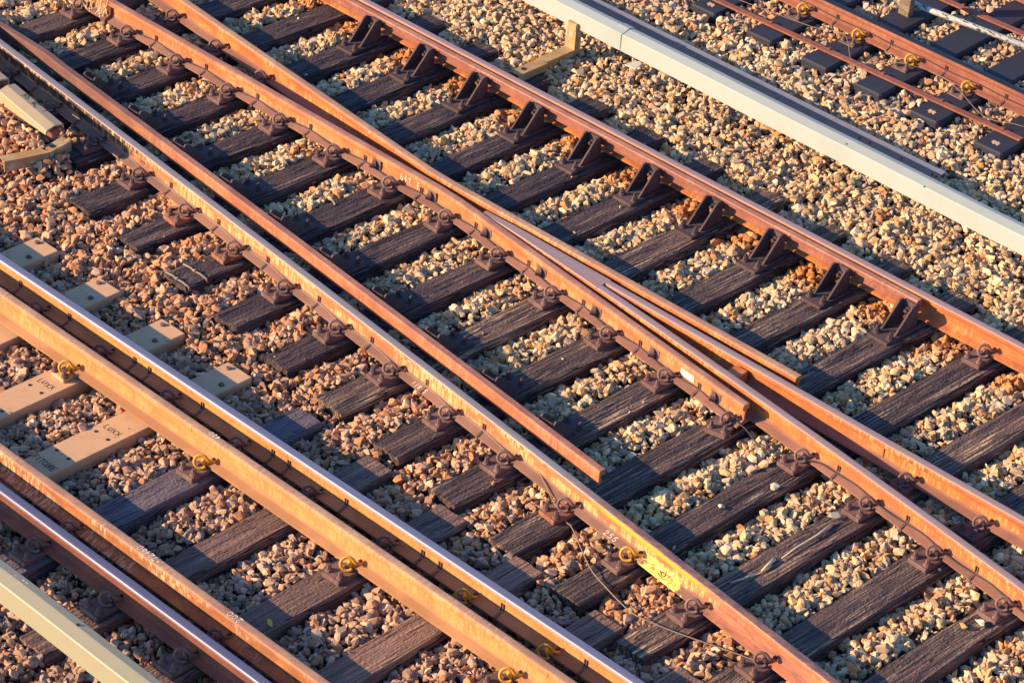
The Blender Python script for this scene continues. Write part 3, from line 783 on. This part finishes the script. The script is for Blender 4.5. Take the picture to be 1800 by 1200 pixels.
for x in (-7.83, -7.25, -6.69):
    b = MB(); y = float(V1n(x))+HW-FW
    b.box((x-XN, y+.02-12.26, BASE+.021), (.016, .056, .004), 0, Matrix.Rotation(.2, 3, 'X')); b.box((x-XN, y-.004-12.26, BASE+.004), (.016, .006, .026))
    b.box((x-.008-XN, y+.054-12.26, BASE+.05), (.006, .006, .05)); b.box((x+.008-XN, y+.054-12.26, BASE+.05), (.006, .006, .05)); b.build('cable_clip', M['fastening'], vee)
for k in range(-3, 7):
    for dx in ((.24,) if k % 2 else (.24, .38)):
        x = SK(k)+dx
        if in_frame((x, float(S1f(x))-.1, .06), -3): cable_clip(rail_S1, x, near_of(S1f), .06)
for a, b_ in zip(tt[:-1], tt[1:]):
    x = (a+b_)/2+.02
    if in_frame((x, float(T1n(x)), .06), -3): cable_clip(rail_T1, x, lambda q: T1n(q)+HW-FW, .05)
def cable(pts, r, mat, label, name='cable', sub=6):
    P = [Vector(p) for p in pts]; out = []
    for i in range(len(P)-1):
        p0, p1, p2, p3 = P[max(i-1, 0)], P[i], P[i+1], P[min(i+2, len(P)-1)]
        for s_ in range(sub):
            t = s_/sub
            out.append(.5*((2*p1)+(-p0+p2)*t+(2*p0-5*p1+4*p2-p3)*t*t+(-p0+3*p1-3*p2+p3)*t**3))
    out.append(P[-1]); b = MB(); b.tube([p-P[0] for p in out], r, 6); o = b.build(name, M[mat], None, None, True); o.location = P[0]
    return tag(o, label, 'cable')
def along(fn, a, b, dy, z, sag, step=.138):
    pts = []; i = 0; x = a
    while x <= b:
        ph = i % 4; pts.append((x, float(fn(x))+dy-(sag if ph == 0 else sag*.4 if ph in (1, 3) else 0), z+(.004 if ph == 2 else 0))); x += step; i += 1
    return pts
pL = along(near_of(Lf), TK(-3)-.02, -8.9, .052, BASE+.029, .02)
pL += [(-8.755, 10.41, .045), (-8.60, 10.36, .01), (-8.523, 10.33, .02), (-8.226, 10.15, .02), (-8.077, 10.09, .022), (-7.821, 10.02, .028), (-7.691, 10.02, .03), (-7.462, 10.08, .03), (-7.142, 10.19, .03), (-6.81, 10.28, .03), (-6.4, 10.30, .03)]
cable(pL, .0036, 'cable_tan', 'thin cable clipped to the painted rail then snaking over the stones at the bottom')
pW = along(near_of(W1f), TK(-3), -8.66, .052, BASE+.029, .022)
pW += [(-8.50, 11.84, .05), (-8.437, 11.83, .03), (-8.315, 11.80, .022), (-8.179, 11.84, .03), (-8.05, 11.87, .05)]
pW += along(lambda x: V1n(x)+HW-FW, -7.95, -4.9, .050, BASE+.029, .022)
cable(pW, .0050, 'cable', 'thin dark cable clipped along the near side of the crossing')
pT = along(lambda x: T1n(x)+HW-FW, -12.6, -8.9, .056, BASE+.05, .012, .134)
cable(pT, .0045, 'cable', 'upper dark wire strung along the black-topped rail')
pT2 = [(-12.3, 16.2, .02), (-11.6, 16.26, .05), (-11.33, 16.30, .085), (-11.1, 16.12, .02), (-10.98, 16.18, .03), (-10.8, 16.30, .07), (-10.55, 16.40, .06), (-10.27, 16.30, .085), (-9.95, 16.22, .02), (-9.7, 16.26, .05), (-9.5, 16.3, .05), (-9.1, 16.3, .05)]
cable(pT2, .0024, 'cable_tan', 'pale thin wire looping over the yellow clips at the upper right')
# spacer bolts with stacked washers on the near wing rail
ro = wing_1.location
for x in (-12.19, -11.65, -11.08, -10.51, -9.96, -9.40, -8.83):
    yw = float(W1f(x))-HW-.008
    b = MB(); b.box((x+.035-ro[0], yw-.008-ro[1], .098), (.085, .012, .082), 0, None, .003); b.build('washer_plate', M['clip'], wing_1)
    b = MB(); y = yw-.014
    for r_, t in ((.036, .007), (.031, .008), (.025, .008), (.019, .010), (.012, .014)):
        b.cyl((x+.025-ro[0], y-ro[1], .092), (x+.020-ro[0], y-t-ro[1], .092), r_, r_*.93, 12); y -= t+.001
    b.build('spacer_bolt', M['fastening'], wing_1)
# weld collar and tag on the near wing rail
b = MB(); x = -15.02; y = float(W1f(x))-HW
b.prism([(x-.02-ro[0], y-.085-ro[1], BASE-.005), (x-.02-ro[0], y-.085-ro[1], BASE+.02), (x-.02-ro[0], y-.03-ro[1], BASE+.05), (x-.02-ro[0], y-.026-ro[1], BASE+.11), (x-.02-ro[0], y-.034-ro[1], BASE+.14), (x-.02-ro[0], y-ro[1], BASE+.14), (x-.02-ro[0], y-ro[1], BASE-.005)], (.045, 0, 0))
b.build('weld_collar', M['rust_deep'], wing_1)
b = MB(); x = -9.06; y = float(W1f(x))-HW-.0105; b.box((x-ro[0], y-ro[1], .098), (.125, .003, .05), 0, Matrix.Rotation(math.atan(-.1217), 3, 'Z')); b.build('label_plate', M['chip'], wing_1)
# cut-end bolts on the white paint tick
# ------------------------------------------------------------------ lettering (flat raised strokes)
GL = {'0': [[(.5, 0), (.15, .2), (.1, .5), (.2, .85), (.5, 1), (.8, .85), (.9, .5), (.8, .2), (.5, 0)]],
      '1': [[(.45, 0), (.55, 1)]],
      '2': [[(.15, .75), (.35, 1), (.7, .95), (.8, .7), (.15, .02), (.9, .0)]],
      '4': [[(.65, 0), (.75, 1), (.1, .35), (.95, .38)]],
      '5': [[(.85, 1), (.3, .95), (.2, .55), (.6, .6), (.85, .3), (.6, .02), (.15, .08)]],
      '6': [[(.6, 1), (.2, .6), (.15, .2), (.45, 0), (.8, .15), (.75, .4), (.45, .5), (.2, .3)]],
      '7': [[(.1, 1), (.9, .98), (.4, 0)]],
      '8': [[(.5, .5), (.2, .75), (.5, 1), (.8, .75), (.5, .5), (.15, .25), (.5, 0), (.85, .25), (.5, .5)]],
      'o': [[(.5, .5), (.3, .65), (.5, .8), (.7, .65), (.5, .5)]],
      'f': [[(.8, .9), (.55, 1), (.45, .8), (.45, 0)], [(.15, .5), (.8, .5)]],
      't': [[(.5, 1), (.5, 0)], [(.1, .85), (.9, .8)]],
      '^': [[(.45, -.1), (.5, .6)], [(.2, .38), (.5, .62), (.85, .36)], [(.5, .78), (.52, 1.12)], [(.3, 1.0), (.52, 1.14), (.8, .98)]],
      'L': [[(.2, 1), (.2, 0), (.9, .02)]], 'U': [[(.15, 1), (.15, .2), (.5, 0), (.85, .2), (.85, 1)]], 'X': [[(.1, 0), (.9, 1)], [(.1, 1), (.9, 0)]],
      'I': [[(.5, 0), (.5, 1)]], 'T': [[(.5, 0), (.5, 1)], [(.05, 1), (.95, 1)]], 'E': [[(.9, 1), (.15, 1), (.15, 0), (.9, 0)], [(.15, .5), (.75, .5)]],
      'F': [[(.9, 1), (.15, 1), (.15, 0)], [(.15, .5), (.75, .5)]], 'C': [[(.9, .85), (.5, 1), (.15, .7), (.15, .3), (.5, 0), (.9, .15)]],
      'O': [[(.5, 0), (.1, .3), (.1, .7), (.5, 1), (.9, .7), (.9, .3), (.5, 0)]], 'R': [[(.15, 0), (.15, 1), (.7, 1), (.85, .75), (.7, .5), (.15, .5)], [(.5, .5), (.9, 0)]],
      'S': [[(.85, .85), (.5, 1), (.2, .8), (.8, .3), (.5, 0), (.12, .15)]], 'K': [[(.15, 0), (.15, 1)], [(.85, 1), (.15, .5), (.9, 0)]], '-': [[(.2, .5), (.8, .5)]],
      '@': [[(.1, .3), (.5, .8), (.8, .4), (.3, .1), (.2, .6), (.9, .7)], [(.0, .1), (.6, -.1), (1, .2)]]}
def writing(text, origin, ux, uy, h, wr, stroke, mat, parent, thick=.0012, jit=.04, gap=.22):
    """ux: reading direction, uy: up direction, origin: lower left, all world vectors"""
    ux, uy = Vector(ux).normalized(), Vector(uy).normalized(); nz = ux.cross(uy).normalized(); o = Vector(origin)
    b = MB(); adv = 0; lift = 0
    inv = parent.location if parent else Vector((0, 0, 0))
    rotinv = parent.rotation_euler.to_matrix().inverted() if parent else Matrix.Identity(3)
    for ch in text:
        if ch != ' ':
            for st in GL[ch]:
                P = [o + ux*(adv+(a+random.uniform(-jit, jit))*h*wr) + uy*((c+random.uniform(-jit, jit))*h) for a, c in st]
                for p, q in zip(P[:-1], P[1:]):
                    d = (q-p)
                    if d.length < 1e-5: continue
                    d.normalize(); sd = nz.cross(d)*stroke/2; e = d*stroke*.3; lift = (lift+1) % 7
                    t = nz*(thick+lift*.00012)
                    ring = [p-e-sd, q+e-sd, q+e+sd, p-e+sd]
                    top = [r+t for r in ring]
                    vs = [rotinv @ (r-inv) for r in ring+top]
                    b.add(vs, [(4, 5, 6, 7), (0, 1, 5, 4), (1, 2, 6, 5), (2, 3, 7, 6), (3, 0, 4, 7)])
        adv += h*wr*(1+gap)
    return b.build('chalk_marking' if mat == 'chalk' else 'painted_marking', M[mat], parent)
# 6ft and arrow on the near wing rail's web
x = -11.93; yw = lambda x: float(W1f(x))-HW-.0085
writing('6ft ^', (x, yw(x)-.001, BASE+.047), (1, 0, 0), (0, -.02, 1), .052, .62, .0055, 'chalk', wing_1)
# numbers on the feet of the painted rail
foot = lambda fn, x, t: (float(fn(x))-HW-FW+.012+t)
sl = Vector((1, -.11, 0)); upf = Vector((.11, 1, .32))
x = -10.155; writing('118 5', (x, foot(Lf, x, -.005), BASE+.0125), sl, upf, .03, .75, .004, 'chalk', rail_L)
x = -8.36; writing('255', (x, foot(Lf, x, -.006), BASE+.0120), sl, upf, .034, .9, .0042, 'chalk', rail_L)
# upside-down numbers on the guard rail tops
x = -10.43+.0; writing('480', (-10.30, float(S1gf(-10.37))-.022+.014, BASE+.15*1.17+.0015), (-1, 0, 0), (0, -1, 0), .03, .8, .005, 'chalk', guard_1)
writing('o72460', (-9.66, float(S2gf(-9.8))-.010, TOP+.0008), (-1, 0, 0), (0, -1, 0), .036, .72, .0042, 'chalk', guard_2)
writing('200', (-8.985, float(S2gf(-9))-.014, TOP+.0008), (-1, 0, 0), (0, -1, 0), .036, .85, .0038, 'chalk', guard_2)
# writing on the tan sleepers
comp = {k: min((o for o in bpy.data.objects if o.name.startswith('composite_sleeper')), key=lambda o: abs(o.location.x-SK(k))) for k in (0, 1)}
for k in (0, 1):
    o = comp[k]
    writing('LUXX', (SK(k)-.070, 8.928, .0002), (1, .02, 0), (-.02, 1, 0), .036, .80, .0034, 'ink', o, jit=.12)
o = comp[1]
writing('FITCORE', (SK(1)-.10, 8.420, .0002), (1, 0, 0), (0, 1, 0), .042, .60, .0050, 'ink', o, jit=.06, gap=.12)
# scribbles on the yellow patch
writing('@', (-7.90, foot(Lf, -7.9, .002), BASE+.0150), (1, -.12, .0), (.1, 1, .45), .045, 1.7, .0032, 'ink', rail_L, jit=.2)

# ------------------------------------------------------------------ third rail covers
def cover_mesh(a, b, yn, zt, zb, mat, parent, off, name='cover', taper=0, w=(.0, .078, .14), rise=0):
    sec = [(w[0]-.004, zb), (w[0], zt-.022), (w[0]+.006, zt-.016), (w[1]-.006, zt-.001), (w[1]+.004, zt+.001), (w[2]-.008, zt-.010), (w[2], zt-.018), (w[2]+.004, zb), (w[2]-.004, zb), (w[2]-.010, zt-.024), (w[1], zt-.010), (w[0]+.012, zt-.028), (w[0]+.006, zb)]
    n = len(sec); v, f = [], []; xs = xs_range(a, b, .25)
    for x in xs:
        dz = -taper*max(0, (x-a)/(b-a)); yy = float(yn(x)) + .0025*math.sin(x*3.7)
        v += [(x-off[0], yy+p-off[1], q+dz+(rise*(x-a)/(b-a) if q == zb else 0)) for p, q in sec]
    for i in range(len(xs)-1):
        for j in range(n): k = (j+1) % n; f.append((i*n+j, i*n+k, (i+1)*n+k, (i+1)*n+j))
    f.append(tuple(range(n-1, -1, -1))); f.append(tuple(range((len(xs)-1)*n, len(xs)*n)))
    return fix_normals(obj_from(name, v, f, mat, None, parent))
def cond_rail(a, b, yn, z, parent, off, mat='rust_deep'):
    mb = MB(); y = float(yn((a+b)/2))+.07; mb.box(((a+b)/2-off[0], y-off[1], z), (b-a, .07, .07), 0, None, .01); return mb.build('conductor_rail', M[mat], parent)
# white one, upper right
off = (-12.6, 14.62, 0)
t3 = empty('third_rail', off, 'long white conductor rail cover running across the upper right', 'third rail', 'covered third rails')
yn = lambda x: 14.618+0*x
JX = -12.085
cover_mesh(XA, JX, yn, .362, .215, M['cover_white'], t3, off)
cover_mesh(JX+.006, XB, yn, .360, .213, M['cover_white'], t3, off)
b = MB(); b.prism([(JX-.10-off[0], -.008, .213), (JX-.10-off[0], -.006, .341), (JX-.10-off[0], .078, .366), (JX-.10-off[0], .142, .350), (JX-.10-off[0], .146, .21), (JX-.10-off[0], .138, .21), (JX-.10-off[0], .07, .357), (JX-.10-off[0], .0, .333)], (.098, 0, 0)); fix_normals(b.build('joint_sleeve', M['cover_white'], t3))
cond_rail(XA, XB, yn, .262, t3, off)
# bracket: channel arm, step, post
b = MB(); bx0 = -12.60
def chan(b, x0, x1, y0, y1, z0, z1, t=.006):
    b.box(((x0+x1)/2-off[0], (y0+y1)/2-off[1], z1-t/2), (x1-x0, y1-y0, t)); b.box((x0+t/2-off[0], (y0+y1)/2-off[1], (z0+z1-t)/2), (t, y1-y0, z1-t-z0)); b.box((x1-t/2-off[0], (y0+y1)/2-off[1], (z0+z1-t)/2), (t, y1-y0, z1-t-z0))
chan(b, -12.56, -12.465, 13.955, 14.26, .0, .062)
chan(b, -12.585, -12.495, 14.26, 14.585, .0, .052)
b.box((-12.545-off[0], 14.62-off[1], .13), (.085, .07, .26))
b.box((-12.545-off[0], 14.585-off[1], .10), (.10, .008, .20))
br = b.build('bracket', M['bracket_yellow'], t3); br['label'] = 'rust-stained yellow bracket with a round hole near its end'
b = MB(); b.cyl((-12.515-off[0], 14.06-off[1], .0605), (-12.515-off[0], 14.06-off[1], .063), .022, None, 16); b.build('hole', M['black'], t3)
for x, dy, dz in ((-12.36, .105, .353), (-10.0, .03, .349), (-9.3, .004, .342)):
    b = MB(); b.cyl((x-off[0], dy, dz-.004), (x-off[0], dy, dz+.003), .007, None, 8); b.build('screw', M['black'], t3)
# cream one, bottom left
off = (-9.5, 7.30, 0)
t4 = empty('third_rail', off, 'cream conductor rail cover in the bottom left corner', 'third rail', 'covered third rails')
yn4 = lambda x: 7.300+0*x
cover_mesh(XA, XB, yn4, .362, .215, M['cover_cream'], t4, off, w=(0, .072, .134)); cond_rail(XA, XB, yn4, .262, t4, off)
b = MB(); b.cyl((-9.36-off[0], .085, .356), (-9.36-off[0], .085, .366), .010, None, 10); b.build('screw', M['black'], t4)
writing('22-4', (-9.80, 7.405, .3565), (-1, 0, 0), (0, -1, .12), .034, .7, .004, 'chalk', t4)
# tan one, left edge
off = (-14.0, 10.62, 0)
t5 = empty('third_rail', off, 'short tan conductor rail cover with black scribbles at the left edge', 'third rail', 'covered third rails')
yn5 = lambda x: 10.560 - .115*(x+13.64)
cover_mesh(-14.27, -13.66, yn5, .312, .21, M['cover_tan'], t5, off, taper=.02, w=(0, .072, .150), rise=.055)
cover_mesh(-16.2, -14.36, yn5, .312, .21, M['cover_tan'], t5, off, w=(0, .072, .150))
cond_rail(-16.2, -13.7, lambda x: yn5(-14.1), .20, t5, off)
b = MB(); b.cyl((-14.20-off[0], float(yn5(-14.2))-.004-off[1], .22), (-14.20-off[0], float(yn5(-14.2))-.007-off[1], .22), .010, None, 8); b.build('screw', M['black'], t5)
writing('KKLK', (-14.12, float(yn5(-14.1))+.088, .3095), (1, -.115, -.055), (.1, 1, -.1), .055, 1.5, .006, 'ink', t5, jit=.12, gap=.5)
# bracket arm with a hole lying below it
b = MB()
for (x0, y0, x1, y1, z) in ((-13.735, 10.80, -13.70, 10.60, .07), (-13.70, 10.60, -13.80, 10.36, .055)):
    pass
P_ = [(-13.745, 10.80), (-13.715, 10.60), (-13.80, 10.30)]
for (p, q) in zip(P_[:-1], P_[1:]):
    d = Vector((q[0]-p[0], q[1]-p[1], 0)); L_ = d.length; d.normalize(); ang = math.atan2(d.y, d.x)
    c = ((p[0]+q[0])/2-off[0], (p[1]+q[1])/2-off[1], .085); b.box(c, (L_+.01, .085, .007), 0, Matrix.Rotation(ang, 3, 'Z'))
    c2 = Vector(c)+Vector((d.y, -d.x, 0))*-.039; b.box((c2[0], c2[1], .045), (L_+.01, .007, .075), 0, Matrix.Rotation(ang, 3, 'Z'))
b.build('bracket', M['bracket_yellow'], t5)
b = MB(); b.cyl((-13.725-off[0], 10.665-off[1], .088), (-13.725-off[0], 10.665-off[1], .091), .021, None, 16); b.build('hole', M['black'], t5)

# ------------------------------------------------------------------ grey channel, flat strips, pipe, post
gx0, gx1 = XA, -9.585
b = MB(); yc = 15.205
gl = (gx1, yc, 0)
g = MB(); g.prism([(gx0-gx1, -.003, .01), (gx0-gx1, 0, .070), (gx0-gx1, .048, .080), (gx0-gx1, .052, .02), (gx0-gx1, .046, .02), (gx0-gx1, .043, .073), (gx0-gx1, .006, .064), (gx0-gx1, .003, .01)], (gx1-gx0, 0, 0))
go = fix_normals(g.build('steel_channel', M['grey_steel'])); go.location = gl
tag(go, 'grey steel channel with bolt holes lying behind the white cover', 'steel channel')
for x in (-9.62, -9.655, -9.93, -10.21, -10.30):
    b = MB(); b.cyl((x-gx1, -.001, .045), (x-gx1, -.004, .045), .008, None, 10); b.build('bolt_hole', M['black'], go)
def strip(x0, y0, x1, y1, wd, z, mat, label, notch=()):
    b = MB(); d = Vector((x1-x0, y1-y0, 0)); L_ = d.length; ang = math.atan2(d.y, d.x)
    b.box((L_/2, 0, 0), (L_, wd, .012), 0, None, .002)
    o = b.build('flat_bar', M[mat]); o.location = (x0, y0, z); o.rotation_euler = (0, 0, ang)
    for t in notch:
        q = MB(); q.box((t, wd*.35, .010), (.03, .03, .012), 0, None, .003); q.build('clip', M['rust_deep'], o)
    return tag(o, label, 'flat bar', 'flat bars on the black sleepers')
strip(-17, 15.90, -9.56, 16.135, .058, .034, 'rust_red', 'rusty flat bar on the black sleeper ends, ending at the right', [17-12.75+.0+4.0, 5.15, 5.7, 6.2, 6.73, 7.27])
strip(-15, 17.34, -9, 17.56, .062, .034, 'rust_brown', 'brown flat bar behind the blotched white pipe', [3.9, 4.5, 5.0])
b = MB(); p0, p1 = Vector((-14, 16.80, .075)), Vector((-9.2, 17.43, .075)); b.cyl((0, 0, 0), p1-p0, .024, None, 14); o = b.build('pipe', M['pipe_white'], None, None, True); o.location = p0
tag(o, 'blotched white pipe lying across the black sleepers at the top right', 'pipe')
b = MB(); b.box((0, 0, .21), (.105, .06, .50), 0, None, .004); o = b.build('wooden_post', M['post']); o.location = (-11.315, 17.05, 0); o.rotation_euler = (0, 0, -.06)
tag(o, 'square wooden post stub standing before the white pipe', 'post')

# ------------------------------------------------------------------ small loose things
def loose_stone(i, x, y, z, r, col, label):
    v, f = PROTOS[i]; me = bpy.data.meshes.new('stone'); me.from_pydata((v*r).tolist(), [], f.tolist())
    at = me.attributes.new('stone_colour', 'FLOAT_COLOR', 'POINT'); at.data.foreach_set('color', np.tile([*col, 1], len(v)).astype(np.float32)); me.materials.append(M['stone'])
    o = bpy.data.objects.new('loose_stone', me); COL.objects.link(o); o.location = (x, y, z); o.rotation_euler = (.2, .1, i*1.3); tag(o, label, 'stone', 'loose stones lying on the timbers')
loose_stone(3, -8.101, 11.165, .016, .028, (.60, .50, .34), 'small pale stone alone in the middle of a worn timber')
loose_stone(8, -8.02, 11.55, .020, .040, (.62, .52, .36), 'long pale stone on a timber close to a crossing clip')
loose_stone(12, -6.475, 11.36, .018, .032, (.58, .33, .12), 'orange-brown stone on a timber near the bottom right corner')
loose_stone(17, -6.42, 11.46, .018, .040, (.60, .55, .42), 'grey-white stone beside the orange-brown one, bottom right')
def leaf(x, y, z, L, wd, rz, mat, label, tilt=.35):
    pts = [(0, 0), (.25, .75), (.5, 1), (.75, .7), (1, 0)]
    up = [(-L/2+L*a, wd*c, .008*math.sin(a*3)) for a, c in pts]; dn = [(-L/2+L*a, -wd*c, .008*math.sin(a*3)) for a, c in pts[1:-1]][::-1]
    v = up+dn; n = len(v); v2 = v+[(p[0], p[1], p[2]+.0015) for p in v]
    f = [tuple(range(n-1, -1, -1)), tuple(range(n, 2*n))]+[(i, (i+1) % n, n+(i+1) % n, n+i) for i in range(n)]
    o = obj_from('dry_leaf', v2, f, M[mat]); o.location = (x, y, z); o.rotation_euler = (tilt, .15, rz); tag(o, label, 'leaf')
leaf(-7.595, 11.60, .025, .11, .024, 1.2, 'straw', 'curled dry leaf on the split timber beside a clip')
M['leaf_yellow'] = plain('leaf_yellow', (.70, .5, .05), .8)
leaf(-9.02, 8.44, .02, .07, .014, -.4, 'leaf_yellow', 'small yellow leaf in the shade beside the flaking guard rail')
def twig(pts, r, label):
    P = [Vector(p) for p in pts]; b = MB(); n = len(P); b.tube([p-P[0] for p in P], [r*(1-.6*i/(n-1)) for i in range(n)], 6); o = b.build('twig', M['straw'], None, None, True); o.location = P[0]; tag(o, label, 'twig', 'dry twigs on the split timber')
twig([(-7.565, 11.55, .012), (-7.548, 11.38, .018), (-7.556, 11.2, .014), (-7.55, 11.06, .010)], .008, 'long dry twig lying along the split timber below the leaf')
twig([(-7.573, 11.02, .008), (-7.554, 10.92, .014), (-7.55, 10.88, .011)], .012, 'short thick splinter in the middle of the split timber')
twig([(-7.563, 10.827, .008), (-7.57, 10.74, .014), (-7.60, 10.66, .009)], .008, 'thin curved twig at the left end of the split timber')
b = MB(); b.prism([(0, 0, 0), (.10, .01, .004), (.08, .10, .006), (.01, .11, .003)], (0, 0, .008)); o = b.build('slate_chip', M['chip']); o.location = (-12.12, 14.73, .035); tag(o, 'flat white slate chip on the stones below the white cover', 'slate')
# straps over the second timber
for i, dy in enumerate((10.315, 10.465)):
    b = MB(); b.tube([(-.122, 0, -.02), (-.112, 0, .006), (-.05, .006, .008), (.0, -.004, .010), (.05, .004, .008), (.112, 0, .006), (.125, 0, -.02)], .007, 6); b.box((0, 0, .012), (.02, .024, .014))
    o = b.build('strap', M['cable_tan'], None, None, True); o.location = (TK(2)-.025, dy, 0)
    tag(o, 'pale tied strap across a dark timber end, %s of the pair' % ('outer' if i == 0 else 'inner'), 'strap', 'straps tied over a timber end')
# straw at the weld
b = MB()
for i in range(26):
    x = -15.28+random.uniform(0, .26); y = float(W1f(x))-HW-.03-random.uniform(0, .03); z = .10+random.uniform(-.03, .06)
    b.tube([(x, y, z+.03), (x+random.uniform(-.01, .03), y-.02, z-.02), (x+random.uniform(-.03, .06), y-.03, max(.05, z-.08))], .002, 4)
o = b.build('straw_tuft', M['straw'], None, (-15.15, 12.16, .05)); tag(o, 'tuft of dry straw hanging on the wing rail in the top left corner', 'straw')
for o in list(bpy.data.objects):
    if o.parent is None and (o in (rail_T1, rail_T2) or o in T_SIDE or o.get('group') in ('fastenings of the black-topped rail', 'flat bars on the black sleepers')
                             or o.name in ('pipe', 'wooden_post') or str(o.get('label')).startswith(('upper dark wire', 'pale thin wire', 'grey steel channel'))):
        o.location = (o.location[0]+TX, o.location[1]+TY, o.location[2]+TZ)
print('objects', len(bpy.data.objects))
